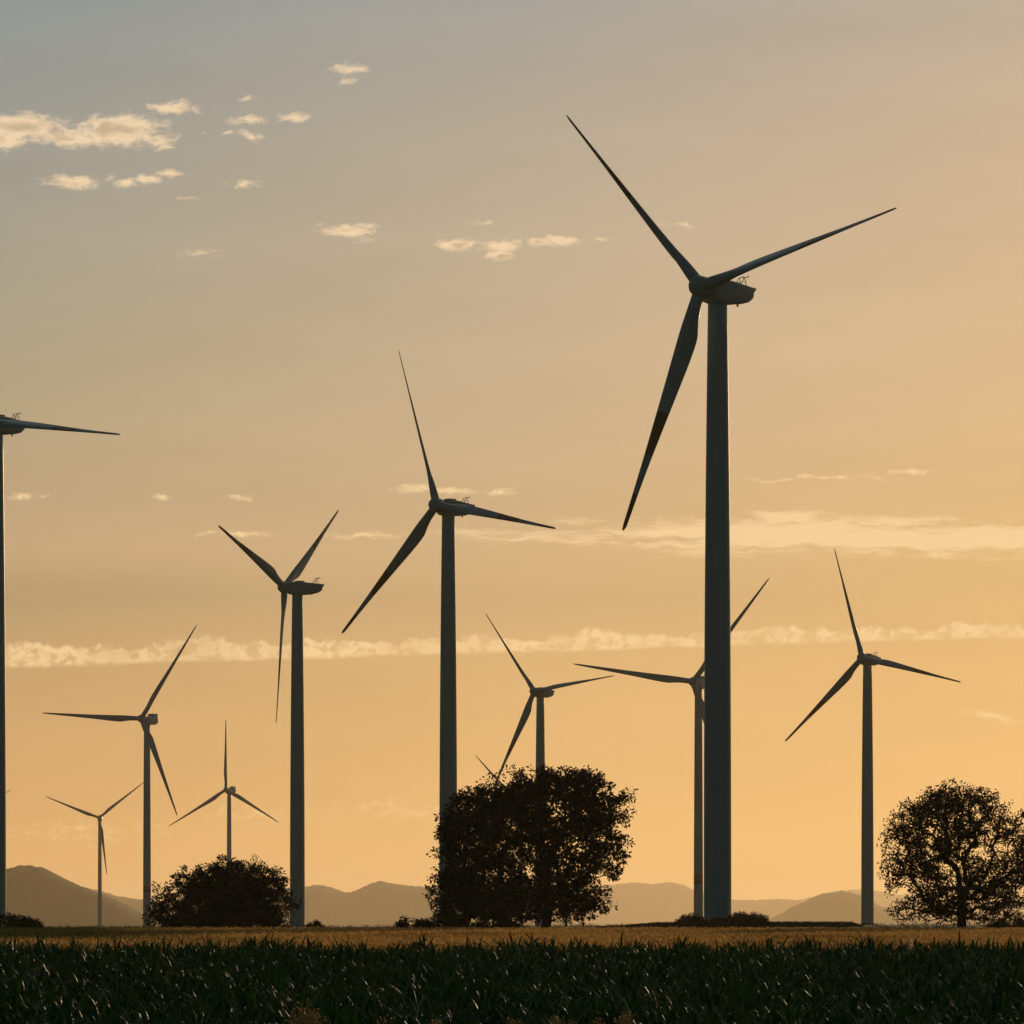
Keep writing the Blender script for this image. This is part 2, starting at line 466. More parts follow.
# ------------------------------------------------------------------ hills
def hill(name, D, pts, width, seed):
    """a wooded ridge whose skyline passes the listed directions"""
    r = np.random.default_rng(seed)
    n = 1500
    px = np.linspace(-330, 1354, n)
    P_ = np.array(pts, float)
    py = np.interp(px, P_[:, 0], P_[:, 1])
    k = np.array([1, 2, 3, 2, 1.]); k /= k.sum()
    py = np.convolve(np.pad(py, 2, mode='edge'), k, 'valid')
    nzf = np.convolve(r.normal(size=n + 8), np.ones(3) / 3, 'same')[4:-4] + 1.4 * np.convolve(r.normal(size=n + 40), np.ones(15) / 15, 'same')[20:-20]
    zr0 = EYE + (YH - py) / F * D
    py = py + nzf * 1.0 * (13500.0 / D) ** .5
    zr = EYE + (YH - py) / F * D
    base = -123.0
    rows = np.linspace(-1, 1, 25)
    Vs = []
    sp_phase = r.uniform(0, 6, 6)
    for t in rows:
        prof = (1 - t * t) ** 1.2
        lump = sum(np.sin(px * .006 * (j + 1.3) * 1.7 + sp_phase[j] + t * (3 + j)) / (j + 1) for j in range(6))
        zq = zr if abs(t) < .01 else zr0 - .6 * D / F
        zz = base + (zq - base) * prof * (1 - .07 * abs(t) * (1 + lump)) + np.convolve(r.normal(0, 1.1 * D / F, n + 4), np.ones(5) / 5, 'same')[2:-2] * (1 - abs(t)) * (abs(t) > .01)
        yy = D + t * width + 0 * px
        xx = (px - 512) / F * D
        Vs.append(np.stack([xx, yy, zz], -1))
    V = np.stack(Vs).reshape(-1, 3)
    idx = np.arange(n * len(rows)).reshape(len(rows), n)
    Q = np.stack([idx[:-1, :-1], idx[:-1, 1:], idx[1:, 1:], idx[1:, :-1]], -1).reshape(-1, 4)
    return tag(mesh_np(name, V, Q, M['hill'], smooth=True), kind='structure')
hill('hill', 19000, [(-330, 890), (-120, 884), (-40, 874), (6, 868.5), (20, 866), (32, 866), (42, 867.2), (58, 875), (80, 885.5), (95, 891), (120, 902), (140, 912), (165, 921), (220, 934), (1354, 945)], 900, 1)
hill('hill', 37000, [(-330, 900), (60, 885), (100, 890.5), (120, 897), (140, 900), (165, 901), (200, 900), (250, 893), (290, 887.5), (306, 886), (323, 885), (336, 889), (348, 893), (356, 891), (368, 884.5), (381, 881), (393, 883), (406, 885.5), (426, 887.5), (470, 895), (520, 908), (580, 925), (700, 938), (1354, 945)], 1700, 2)
hill('hill', 40000, [(-330, 945), (640, 945), (740, 928), (775, 917), (793, 907), (808, 899.5), (820, 894), (833, 891.6), (843, 891.3), (858, 894), (875, 903), (890, 910), (920, 916), (960, 917), (1024, 912), (1200, 905), (1354, 915)], 1700, 3)
hill('hill', 68000, [(-330, 930), (400, 915), (470, 900), (520, 891), (570, 886), (617, 884), (637, 882.5), (652, 884), (667, 882.5), (682, 884), (694, 889.5), (712, 897), (733, 899.5), (747, 900), (768, 899.5), (785, 899), (805, 901), (850, 908), (900, 915), (1354, 925)], 2500, 4)
hill('hill', 80000, [(-330, 930), (700, 915), (780, 904), (820, 895), (843, 891), (855, 889.3), (875, 890.5), (895, 894), (930, 898), (980, 901), (1024, 900), (1120, 896), (1354, 905)], 2500, 5)

# ------------------------------------------------------------------ haze
hz = empty_box = None
hx, hy0, hy1, hz0, hz1 = 14000.0, -420.0, 95000.0, -126.0, 350.0
Vb = np.array([(-hx, hy0, hz0), (hx, hy0, hz0), (hx, hy1, hz0), (-hx, hy1, hz0), (-hx, hy0, hz1), (hx, hy0, hz1), (hx, hy1, hz1), (-hx, hy1, hz1)])
Qb = np.array([(3, 2, 1, 0), (4, 5, 6, 7), (0, 1, 5, 4), (1, 2, 6, 5), (2, 3, 7, 6), (3, 0, 4, 7)])
hm = bpy.data.materials.new('haze_air'); hm.use_nodes = True
hnt = hm.node_tree; hnt.nodes.clear()
ho = hnt.nodes.new('ShaderNodeOutputMaterial'); hv = hnt.nodes.new('ShaderNodeVolumePrincipled')
hv.inputs['Color'].default_value = (.98, .81, .56, 1)
hv.inputs['Density'].default_value = 1.4e-5
hv.inputs['Anisotropy'].default_value = .60
hnt.links.new(hv.outputs[0], ho.inputs['Volume'])
haze = mesh_np('haze', Vb, Qb, hm)
tag(haze, kind='stuff')

# ------------------------------------------------------------------ wind turbines
def rounded_section(hw, zt, zb, rad, n=5):
    """rounded rectangle in the x-z plane, counted once round"""
    rad = min(rad, hw * .9, (zt - zb) * .48)
    pts = []
    for (cx, cz, a0) in ((hw - rad, zt - rad, 0), (-hw + rad, zt - rad, 90), (-hw + rad, zb + rad, 180), (hw - rad, zb + rad, 270)):
        for k in range(n):
            a = R(a0 + 90.0 * k / (n - 1))
            pts.append((cx + rad * math.cos(a), cz + rad * math.sin(a)))
    return np.array(pts)
def loft_y(stations):
    rings = []
    for (y, zt, zb, hw, rad) in stations:
        s = rounded_section(hw, zt, zb, rad)
        rings.append(np.stack([s[:, 0], np.full(len(s), y), s[:, 1]], -1))
    return loft(rings)
def lathe_y(prof, n=36):
    t = np.arange(n) * 2 * np.pi / n
    return loft([np.stack([r * np.cos(t), np.full(n, y), r * np.sin(t)], -1) for (y, r) in prof])

def blade_mesh(name, Rb, root_r, st, pitch, prebend, mat):
    """st: (fraction, chord, thickness, twist deg, axis fraction); span +Z, leading edge +X, upwind -Y"""
    n = 20
    t = np.arange(n) * 2 * np.pi / n
    S = np.array(st)
    fr = np.concatenate([[.025], np.linspace(.04, .97, 46), [.98, .99, .997, 1.0]])
    rings = []
    def smooth(col, f):
        return np.interp(f, S[:, 0], S[:, col])
    ch = smooth(1, fr); th = smooth(2, fr); tw = smooth(3, fr); ax = smooth(4, fr)
    ker = np.array([1, 2, 3, 2, 1.]) / 9
    for arr in (ch, th, tw, ax):
        pad = np.pad(arr, 2, mode='edge'); arr[:] = np.where(fr < .965, np.convolve(pad, ker, 'valid'), arr)
    for f, c, h_, w, a in zip(fr, ch, th, tw, ax):
        blend = np.clip((f - .05) / .14, 0, 1)
        circ = np.stack([np.cos(t) * root_r, np.sin(t) * root_r], -1)
        # aerofoil: nose at +x, sharp tail
        cx = (1 + np.cos(t)) / 2                       # 1 nose .. 0 tail
        yt = np.sin(t) * (np.sqrt(np.clip(cx, 0, 1)) * .62 + .38 * cx) * .5
        air = np.stack([(cx - (1 - a)) * c, yt * h_ * 1.15], -1)
        s = circ * (1 - blend) + air * blend
        b = R(w + pitch)
        X = s[:, 0] * math.cos(b) - s[:, 1] * math.sin(b)
        Y = -(s[:, 0] * math.sin(b) + s[:, 1] * math.cos(b))
        rings.append(np.stack([X, Y - prebend * f * f, np.full(n, f * Rb)], -1))
    V, Q, T = loft(rings)
    return mesh_np(name, V, [Q, T], mat, smooth=True)

SMALL = dict(R=38.7, over=4.1, tilt=5.0, cone=2.8, tw_top=1.46, tw_base=2.1, tw_gap=1.9, tw_pow=2.2)
BIG = dict(R=58.0, over=6.3, tilt=6.0, cone=2.0, tw_top=1.6, tw_base=2.1, tw_gap=2.2, tw_pow=1.6)
ST_S = [(0, 1.9, 1.9, 8, .5), (.05, 1.9, 1.9, 8, .5), (.2, 3.0, 1.05, 8, .33), (.3, 2.75, .7, 7, .31), (.5, 1.95, .40, 5, .3), (.7, 1.2, .23, 3.5, .3), (.85, .82, .14, 3, .3), (.95, .66, .10, 2.5, .3), (.985, .58, .09, 2, .3), (1.0, .26, .04, 2, .3)]
ST_B = [(0, 2.4, 2.4, 12, .5), (.05, 2.4, 2.4, 12, .5), (.21, 3.5, 1.0, 11, .33), (.3, 3.1, .75, 8, .31), (.5, 2.15, .45, 4, .3), (.7, 1.5, .26, 1.5, .3), (.85, 1.05, .16, .3, .3), (.95, .75, .1, -.4, .3), (.98, .5, .06, -.6, .3), (1.0, .16, .02, -.6, .3)]

def tilt_m(deg):          # the shaft points a little upwards at the front
    return Matrix.Rotation(-R(deg), 4, 'X')

def build_kind(K_, big):
    """the shared meshes of one kind of turbine, hub axis at the origin's height, tower axis at x=y=0"""
    if big:
        nac = loft_y([(-4.0, 1.7, -1.7, 1.7, .8), (-3.2, 1.9, -2.3, 2.0, .6), (0, 1.9, -2.5, 2.05, .5), (6.5, 1.9, -2.2, 2.0, .5), (8.6, 1.8, -1.3, 1.9, .5), (9.4, 1.5, -.6, 1.7, .4)])
        hub = lathe_y([(-4.05, 1.75), (-4.6, 2.0), (-6.6, 2.05), (-7.5, 1.75), (-8.2, 1.1), (-8.5, .4), (-8.55, .02)])
        bl = blade_mesh('blade', 58.0, 1.2, ST_B, 0.0, 1.0, M['paint'])
    else:
        nac = loft_y([(-2.55, 1.45, -1.45, 1.45, .9), (-2.2, 1.62, -1.75, 1.62, .6), (-.6, 1.68, -1.95, 1.7, .45), (2.0, 1.62, -1.98, 1.7, .45), (4.4, 1.36, -1.75, 1.6, .45), (6.2, 1.14, -1.38, 1.5, .4), (7.2, 1.02, -.80, 1.4, .35), (7.4, 1.0, .1, 1.36, .3), (7.9, .96, .52, 1.36, .2)])
        hub = lathe_y([(-2.6, 1.45), (-2.9, 1.6), (-4.7, 1.62), (-5.3, 1.45), (-5.85, 1.05), (-6.18, .5), (-6.25, .02)])
        bl = blade_mesh('blade', 38.7, .95, ST_S, 0.0, .2, M['blade'])
    return nac, hub, bl

class Kind: pass
kinds = {}
for big in (False, True):
    k = Kind()
    k.p = BIG if big else SMALL
    (Vn, Qn, Tn), (Vh, Qh, Th), k.blade = build_kind(k.p, big)
    k.nac = mesh_np('nacelle', Vn, [Qn, Tn], M['paint'], smooth=True)
    k.hub = mesh_np('spinner', Vh, [Qh, Th], M['paint'], smooth=True)
    k.extra = []
    a = Acc()
    if big:
        a.add(*loft_y([(4.2, 3.5, 1.88, 1.75, .15), (8.4, 3.5, 1.8, 1.75, .15)]))
        k.extra.append(a.build('roof_cooler', M['paint']))
        a = Acc(); a.add(*tube((-.9, 7.6, 3.45), (-.9, 7.6, 5.0), .05)); a.add(*tube((-.9, 7.6, 4.9), (-.3, 7.6, 4.9), .05))
        k.extra.append(a.build('weather_mast', M['steel']))
    else:
        a.add(*loft_y([(-.35, 2.02, 1.6, .95, .12), (1.75, 2.0, 1.6, .95, .12)]))
        k.extra.append(a.build('roof_hatch', M['paint']))
        a = Acc(); r_ = .055
        for sx in (-.5, .5):
            a.add(*tube((sx, 4.9, 1.2), (sx, 6.1, 2.5), r_)); a.add(*tube((sx, 6.1, 2.5), (sx, 6.7, .95), r_))
            a.add(*tube((sx, 6.1, 2.5), (sx, 7.0, 2.6), r_)); a.add(*tube((sx, 5.5, 1.8), (sx, 6.45, 1.75), r_ * .8))
        a.add(*tube((-.5, 6.1, 2.5), (.5, 6.1, 2.5), r_)); a.add(*tube((-.5, 7.0, 2.6), (.5, 7.0, 2.6), r_))
        for sx in (-.5, .5):
            a.add(*tube((sx, 7.0, 2.55), (sx, 7.0, 2.9), .11, .04))
        a.add(*tube((-.5, 6.7, 1.0), (.5, 6.7, 1.0), r_))
        k.extra.append(a.build('weather_mast', M['steel']))
        a = Acc(); a.add(*tube((.3, 4.6, -1.6), (.3, 4.6, -2.1), .16))
        k.extra.append(a.build('drain_pipe', M['steel']))
    kinds[big] = k
for k in kinds.values():
    k.used = False

def part(src, parent, mat, first):
    o = src if first else src.copy()
    if not first: COL.objects.link(o)
    o.parent = parent
    o.matrix_parent_inverse = Matrix.Identity(4)
    o.matrix_local = mat
    return o

def turbine(label, hub_px, d, psi, phi, big=False, back=False, band=None, pitch=None):
    k = kinds[big]; p = k.p
    if pitch is None: pitch = 5.0 if big else 35.0
    H = at(hub_px[0], hub_px[1], d)
    th = -R(psi) if not back else -(math.pi - R(psi))
    n = Vector((math.sin(th), -math.cos(th), 0))
    ax = H - n * p['over'] * math.cos(R(p['tilt']))
    zb = gz(ax.x, ax.y)
    axis_h = H.z - p['over'] * math.sin(R(p['tilt']))      # height of the shaft above the tower axis
    root = empty('wind_turbine', (ax.x, ax.y, zb), th)
    tag(root, label, 'wind turbine', 'wind turbines across the fields')
    hh = axis_h - zb
    if band:        # heights of the painted ring
        band = (EYE + (YH - band[1]) / F * d - zb, EYE + (YH - band[0]) / F * d - zb)
    first = not k.used; k.used = True
    Tm = Matrix.Translation((0, 0, hh)) @ tilt_m(p['tilt'])
    nac = part(k.nac, root, Matrix.Translation((0, 0, hh)), first)
    for e in k.extra:
        part(e, nac, Matrix.Identity(4), first)
    part(k.hub, root, Tm, first)
    for j in range(3):
        B = Tm @ Matrix.Translation((0, -p['over'], 0)) @ Matrix.Rotation(R(phi + 120 * j), 4, 'Y') @ Matrix.Rotation(R(p['cone']), 4, 'X') @ Matrix.Rotation(-R(pitch), 4, 'Z')
        part(k.blade, root, B, first and j == 0)
    # tower: tapered tube, slightly buried, flange rings
    top = hh - p['tw_gap'] + .25
    zs = [-.4] + list(np.linspace(0, top, 26))
    if band: zs += [band[0], band[1]]
    zs = sorted(zs)
    nseg = 56
    t = np.arange(nseg) * 2 * np.pi / nseg
    rings = []
    for z in zs:
        f = min(max(z / top, 0), 1)
        r_ = p['tw_base'] + (p['tw_top'] - p['tw_base']) * (f ** p['tw_pow'])
        rings.append(np.stack([r_ * np.cos(t), r_ * np.sin(t), np.full(nseg, z)], -1))
    V, Q, T = loft(rings)
    mi = np.zeros(len(Q) + len(T), np.int32)
    if band:
        for i in range(len(zs) - 1):
            if zs[i] >= band[0] - .01 and zs[i + 1] <= band[1] + .01:
                mi[i * nseg:(i + 1) * nseg] = 1
    tw = mesh_np('tower', V, [Q, T], [M['paint'], M['red']], root, smooth=True, mat_idx=mi)
    return root

# cone sign: blades lean upwind (-Y); Rotation(+cone, X) carries +Z towards -Y
turbine('nearest and tallest wind turbine, broad blade hanging down left, the highest rotor in the field', (701.0, 286.6), 985, 39.6, 76.7, pitch=37.0)
turbine('wind turbine rising behind the left half of the big twin tree, second tallest whole rotor', (436.7, 505.0), 1498, 40.3, 101.0)
turbine('turbine just right of the domed tree, blades in a Y, one straight down', (284.7, 587.1), 1823, 62.3, 67.0, back=True, pitch=7.0)
turbine('slim turbine with level left blade and red ringed tower beside the domed tree', (141.2, 718.6), 3387, 25.6, 33.5, big=True, band=(886.4, 892.5))
turbine('small far turbine in front of the darkest hill, two blades raised in a V', (99.2, 817.8), 6450, 2.0, 51.8, big=True)
turbine('small far turbine above the domed tree, one blade pointing straight up', (225.8, 789.7), 5312, 23.5, 118.7, big=True)
turbine('turbine whose tower stands hidden behind the big twin tree, rotor just over its crown', (534.3, 691.3), 2518, 35.0, 82.8)
turbine('turbine half hidden behind the tallest tower, long level blade reaching to the left', (692.9, 681.6), 2883, 24.5, 38.6, big=True, band=(874.0, 884.0))
turbine('whole turbine standing alone between the tallest tower and the lacy tree on the right', (862.2, 658.0), 2182, 28.6, 103.8)
turbine('turbine cut by the left edge, only its tower side, nacelle tail and right blade showing', (-18.0, 421.5), 1300, 37.2, 97.2, pitch=48.0)
turbine('far turbine beyond the left edge, only one blade tip showing low by the cut tower', (-31.5, 818.0), 6850, 24.0, 60.0, big=True)
turbine('far turbine hidden by the big twin tree, one thin blade showing over its left shoulder', (518.0, 802.0), 5600, 24.0, 75.0, big=True)

# ------------------------------------------------------------------ trees
def leaf_cloud(C, N, n_leaf, spread, size, r, aspect=.52, droop=.25):
    """n_leaf folded leaf blades round each of the cluster centres C"""
    k = len(C)
    cnt = n_leaf * k
    c = np.repeat(C, n_leaf, 0)
    sp = np.repeat(spread * r.uniform(.55, 1.45, k), n_leaf)[:, None]
    d = r.normal(size=(cnt, 3)); d /= np.linalg.norm(d, axis=1)[:, None]
    rad = r.uniform(0, 1, (cnt, 1)) ** .5
    p = c + d * rad * sp * np.array([1, 1, .72])
    a = d * .6 + r.normal(size=(cnt, 3)) * .6; a[:, 2] -= droop
    a /= np.linalg.norm(a, axis=1)[:, None]
    b = np.cross(a, r.normal(size=(cnt, 3))); b /= np.linalg.norm(b, axis=1)[:, None] + 1e-9
    nn = np.cross(a, b)
    L = (size * r.uniform(.6, 1.3, cnt))[:, None]
    Wd = L * aspect
    v0 = p; v1 = p + a * L * .45 + b * Wd * .5 + nn * L * .07; v2 = p + a * L; v3 = p + a * L * .45 - b * Wd * .5 + nn * L * .07
    V = np.stack([v0, v1, v2, v3], 1).reshape(-1, 3)
    i = np.arange(cnt)[:, None] * 4
    T = np.concatenate([i + [0, 1, 2], i + [0, 2, 3]], 0)
    return V, T

def in_crown(n, ell, r, shell=.42):
    """points in the union of ellipsoids (cx, cy, cz, rx, ry, rz, weight)"""
    E = np.array(ell, float)
    w = E[:, 6] * E[:, 3] * E[:, 4] * E[:, 5]; w /= w.sum()
    k = r.choice(len(E), n, p=w)
    d = r.normal(size=(n, 3)); d /= np.linalg.norm(d, axis=1)[:, None]
    rad = r.uniform(0.02, 1, (n, 1)) ** shell
    return E[k, :3] + d * rad * E[k, 3:6]

def tree(name, label, cat, px, d, ell, n_cl, n_leaf, leaf, spread, trunk_h, trunk_r, seed, group=None, shell=.42, zmin=.3, dz=0.0, leafmat='leaf', mind=.55, limb=.52, clump=1.0):
    r = np.random.default_rng(seed)
    x = (px - 512) / F * d
    z0 = gz(x, d) + dz
    root = empty(name, (x, d, z0))
    tag(root, label, cat, group)
    C = in_crown(n_cl * 5, ell, r, shell)
    C = C[C[:, 2] > zmin]
    # foliage gathers in uneven masses with thinner places between
    ph = r.uniform(0, 6.28, 6); q = C * (.62 / max(clump, .01))
    fld = np.sin(1.9 * q[:, 0] + ph[0] + 1.1 * q[:, 2]) + np.sin(2.3 * q[:, 2] + ph[1] - .9 * q[:, 0]) + np.sin(2.1 * q[:, 1] + ph[2] + .7 * q[:, 0]) + .7 * np.sin(4.1 * q[:, 0] + 3.3 * q[:, 2] + ph[3])
    C = C[fld > r.uniform(-3.3, .4, len(C)) * (clump > 0) - 99 * (clump == 0)]
    keep = []
    cell = {}
    for p in C:                       # keep the clusters a little apart
        key = tuple(np.floor(p / mind).astype(int))
        if key in cell: continue
        cell[key] = 1
        keep.append(p)
        if len(keep) >= n_cl: break
    C = np.array(keep)
    # limbs grow from the trunk to every cluster
    nodes = []; parent = []
    lean = r.normal(0, .05, 2)
    steps = max(4, int(trunk_h / .6))
    for i in range(steps + 1):
        h_ = trunk_h * i / steps
        nodes.append(np.array([lean[0] * h_ + .08 * math.sin(h_ * 1.1 + seed), lean[1] * h_, h_ - .25 * (i == 0)])); parent.append(i - 1)
    ntrunk = len(nodes)
    base = nodes[ntrunk // 2]
    order = np.argsort(np.linalg.norm((C - np.array([0, 0, trunk_h * .75])) * [1, 1, .9], axis=1))
    arr = np.zeros((ntrunk + 3 * len(C) + 8, 3)); arr[:ntrunk] = nodes
    plen = list(np.linspace(0, trunk_h, ntrunk))
    pl = np.zeros(len(arr)); pl[:ntrunk] = plen
    cnt = ntrunk
    start = max(1, int(ntrunk * .30))
    par = parent[:]
    tips = []
    for ci in order:
        p = C[ci]
        dd = np.linalg.norm(arr[start:cnt] - p, axis=1)
        # prefer joints lower and further in than the cluster
        cost = dd + .18 * pl[start:cnt] + 1.2 * np.maximum(0, arr[start:cnt, 2] - p[2] - .2)
        j = int(np.argmin(cost)) + start
        q = arr[j]
        L = np.linalg.norm(p - q)
        prev = j
        nsub = 2 if L > 1.0 else 1
        for s in range(1, nsub + 1):
            f = s / nsub
            pt = q + (p - q) * f
            if s < nsub: pt = pt + r.normal(0, .08 * L, 3) + np.array([0, 0, .06 * L])
            arr[cnt] = pt; par.append(prev); pl[cnt] = pl[prev] + L / nsub
            prev = cnt; cnt += 1
        tips.append(prev)
    load = np.zeros(cnt)
    for t_ in tips: load[t_] += 1
    for i in range(cnt - 1, 0, -1):
        load[par[i]] += load[i]
    rad = .016 + (trunk_r - .016) * (load / load[0]) ** limb
    a = Acc()
    for i in range(1, cnt):
        j = par[i]
        r0 = rad[j] if (i < ntrunk or load[i] > load[j] * .5) else min(rad[j], rad[i] * 1.35)
        if i == 1: r0 = trunk_r * 1.35
        V, Q, T = tube(arr[j], arr[i], r0, rad[i], 7 if rad[i] > .06 else 4)
        a.add(V, Q, T)
    a.build('trunk', M['bark'], root, smooth=True)
    V, T = leaf_cloud(C, None, n_leaf, spread, leaf, r)
    keepf = None
    mesh_np('crown', V, T, M[leafmat], root)
    return root

# the big twin tree in the middle (10.8 px per metre at 600 m)
def ep(px, py, sx, sy, base_px, d, depth=None, w=1.0, flat=.72):
    """ellipsoid from its place in the photograph"""
    s = d / F
    x = (px - base_px) * s
    zb = gz((base_px - 512) * s, d)
    z = EYE + (YH - py) * s - zb
    return (x, 0.0, z, sx * s, (depth if depth else sx * s * flat), sy * s, w)
tree('broadleaf_tree', 'very dark dense tree right of its twin, rounded crown reaching almost to the ground', 'tree', 546, 600,
     [ep(560, 810, 62, 44, 546, 600), ep(602, 822, 32, 38, 546, 600), ep(520, 822, 42, 46, 546, 600), ep(588, 795, 34, 28, 546, 600), ep(515, 795, 32, 27, 546, 600), ep(545, 786, 30, 20, 546, 600), ep(585, 786, 26, 20, 546, 600, w=1.4), ep(617, 810, 19, 30, 546, 600), ep(614, 846, 17, 30, 546, 600), ep(516, 790, 24, 22, 546, 600), ep(560, 870, 50, 44, 546, 600), ep(600, 862, 24, 28, 546, 600, w=.7), ep(565, 903, 42, 19, 546, 600, w=1.5), ep(592, 895, 22, 22, 546, 600, w=1.2), ep(522, 896, 34, 26, 546, 600, w=1.6), ep(530, 908, 22, 13, 546, 600, w=2.5)],
     1040, 42, .33, .60, 6.5, .44, 11, group='twin trees in the middle of the field', mind=.72)
tree('broadleaf_tree', 'very dark dense tree left of its taller twin, hiding the foot of a turbine', 'tree', 466, 607,
     [ep(473, 814, 27, 28, 466, 607, w=1.3), ep(492, 808, 24, 24, 466, 607, w=1.2), ep(449, 836, 13, 26, 466, 607), ep(472, 830, 34, 42, 466, 607), ep(492, 828, 34, 44, 466, 607), ep(460, 862, 24, 46, 466, 607), ep(480, 880, 40, 40, 466, 607), ep(449, 893, 19, 28, 466, 607, w=.8), ep(452, 830, 14, 28, 466, 607, w=.8), ep(436, 882, 9, 10, 466, 607, w=.5), ep(490, 903, 38, 20, 466, 607, w=1.5), ep(450, 912, 14, 13, 466, 607)],
     680, 42, .33, .60, 6.0, .38, 12, group='twin trees in the middle of the field', mind=.72)
# the lacy tree on the right
tree('broadleaf_tree', 'lacy round crowned tree at the right edge, its trunk and forking limbs showing through', 'tree', 963, 600,
     [ep(928, 806, 28, 18, 963, 600), ep(955, 797, 30, 18, 963, 600, w=1.5), ep(930, 800, 20, 12, 963, 600), ep(980, 806, 22, 17, 963, 600), ep(950, 818, 50, 33, 963, 600), ep(918, 832, 37, 34, 963, 600), ep(982, 824, 35, 36, 963, 600), ep(1018, 848, 34, 40, 963, 600), ep(909, 876, 31, 34, 963, 600), ep(902, 850, 22, 30, 963, 600), ep(945, 868, 46, 40, 963, 600), ep(1000, 885, 44, 34, 963, 600), ep(935, 906, 44, 19, 963, 600, w=1.2), ep(988, 908, 40, 16, 963, 600, w=1.2), ep(897, 910, 13, 15, 963, 600, w=.7), ep(1036, 870, 24, 40, 963, 600, w=.8)],
     1450, 25, .27, .52, 6.0, .44, 23, shell=.5, mind=.56, limb=.42)
# the low domed tree on the left
tree('domed_tree', 'low wide domed tree on the left, as dark as a bush and touching the ground', 'tree', 226, 700,
     [ep(228, 898, 52, 42, 226, 700), ep(188, 902, 38, 32, 226, 700), ep(268, 900, 30, 36, 226, 700), ep(227, 882, 42, 26, 226, 700), ep(163, 911, 20, 20, 226, 700), ep(250, 880, 32, 22, 226, 700), ep(262, 890, 30, 24, 226, 700), ep(222, 918, 74, 16, 226, 700), ep(281, 906, 13, 25, 226, 700, w=1.6), ep(195, 885, 22, 20, 226, 700)],
     980, 46, .30, .58, 3.0, .42, 37, shell=.5, mind=.58, clump=0)

# bushes
BG = 'bushes along the far edge of the wheat'
def bush(label, px, d, top, halfw, n, seed, leaf=.26, lobes=3, skew=0.0, dz=0.0):
    r = random.Random(seed)
    bp = px
    yb = YH - F * (gz((px - 512) / F * d, d) - EYE) / d
    h_ = yb - top
    ell = [ep(px + skew * halfw, yb - h_ * .42, halfw * .62, h_ * .58, bp, d)]
    for i in range(lobes):
        ell.append(ep(px + r.uniform(-.62, .62) * halfw, yb - h_ * r.uniform(.2, .5), halfw * r.uniform(.3, .45), h_ * r.uniform(.3, .45), bp, d))
    return tree('bush', label, 'bush', px, d, ell, int(n * 1.5), 30, leaf, .40, h_ * d / F * .5, .07, seed, group=BG, zmin=.08, leafmat='leaf', mind=.26, dz=dz)
bush('low dark bush in the left corner at the foot of the cut turbine tower', 18, 640, 913, 34, 190, 41, lobes=5, skew=-.3)
bush('tiny low bush just right of the domed tree and its turbine tower', 314, 900, 921.5, 13, 60, 42)
bush('low rounded bush tucked against the left side of the big twin tree', 444, 640, 912, 36, 170, 43, lobes=4, skew=.1)
bush('tiny spiky bush standing apart left of the big twin tree', 403, 640, 918, 8, 40, 44)
bush('bush with a sloping top on the left of the tallest tower foot', 690, 945, 914.5, 26, 150, 45, skew=.1)
bush('small low bush right in front of the foot of the tallest tower', 719, 955, 918.5, 22, 90, 46)
bush('widest bush, on the right of the tallest tower foot', 752, 945, 911.5, 36, 260, 47, lobes=5, skew=-.15)
bush('low bush under the right side of the lacy tree', 1012, 640, 918, 34, 150, 48, lobes=4)
bush('low dark bush between the trunks of the big twin tree', 497, 640, 918, 34, 140, 49, lobes=4)

# ------------------------------------------------------------------ fields
def field_rows(y0, y1, spacing_fn, margin, r):
    """scattered plant places in the widening wedge of land in front of the camera"""
    out = []
    y = y0
    while y < y1:
        row, gap = spacing_fn(y)
        half = (512 * margin) / F * y
        n = int(2 * half / gap)
        x = np.linspace(-half, half, n) + r.normal(0, gap * .3, n)
        out.append(np.stack([x, np.full(n, y) + r.normal(0, row * .14, n)], -1))
        y += row
    return np.concatenate(out)

# maize: whole plants with arching leaves
def maize_proto(r):
    Vs, Qs, n0 = [], [], 0
    Hs = r.uniform(1.35, 1.7)
    # stalk
    V, Q, T = tube((0, 0, 0), (r.normal(0, .03), r.normal(0, .03), Hs * .86), .014, .007, 4)
    Vs.append(V); Qs.append(Q); n0 += len(V)
    az = r.uniform(0, 6.28)
    nl = 12
    for i in range(nl):
        f = i / (nl - 1)
        az += math.pi + r.normal(0, .45)
        z = Hs * (.36 + .52 * f)
        L = r.uniform(.28, .52) * (1 - .1 * f)
        w = r.uniform(.045, .080) * (1 - .2 * f)
        e = R(r.uniform(45, 66) + 20 * f)            # starting rise
        bend = R(r.uniform(80, 190) * (1 - .60 * f))  # how far it arches over
        ns = 5
        p = np.array([0, 0, z])
        dirh = np.array([math.cos(az), math.sin(az), 0])
        side = np.array([-math.sin(az), math.cos(az), 0])
        tw = r.normal(0, .9)
        rows = []
        for s in range(ns + 1):
            t = s / ns
            ww = w * (math.sin(math.pi * min(1, .18 + .82 * t) ** .8) if t < 1 else .02) + .004
            sd = side * math.cos(tw * t) + np.array([0, 0, 1]) * math.sin(tw * t) + np.array([0, 0, .15 * math.sin(t * 9 + az)])
            rows += [p - sd * ww * .5, p + sd * ww * .5]
            a = e - bend * t ** 1.3
            p = p + (dirh * math.cos(a) + np.array([0, 0, 1]) * math.sin(a)) * (L / ns)
        V = np.array(rows)
        Q = np.array([(2 * s, 2 * s + 1, 2 * s + 3, 2 * s + 2) for s in range(ns)])
        Vs.append(V); Qs.append(Q + n0); n0 += len(V)
    return np.concatenate(Vs), np.concatenate(Qs)
r = np.random.default_rng(77)
protos = [maize_proto(r) for _ in range(14)]
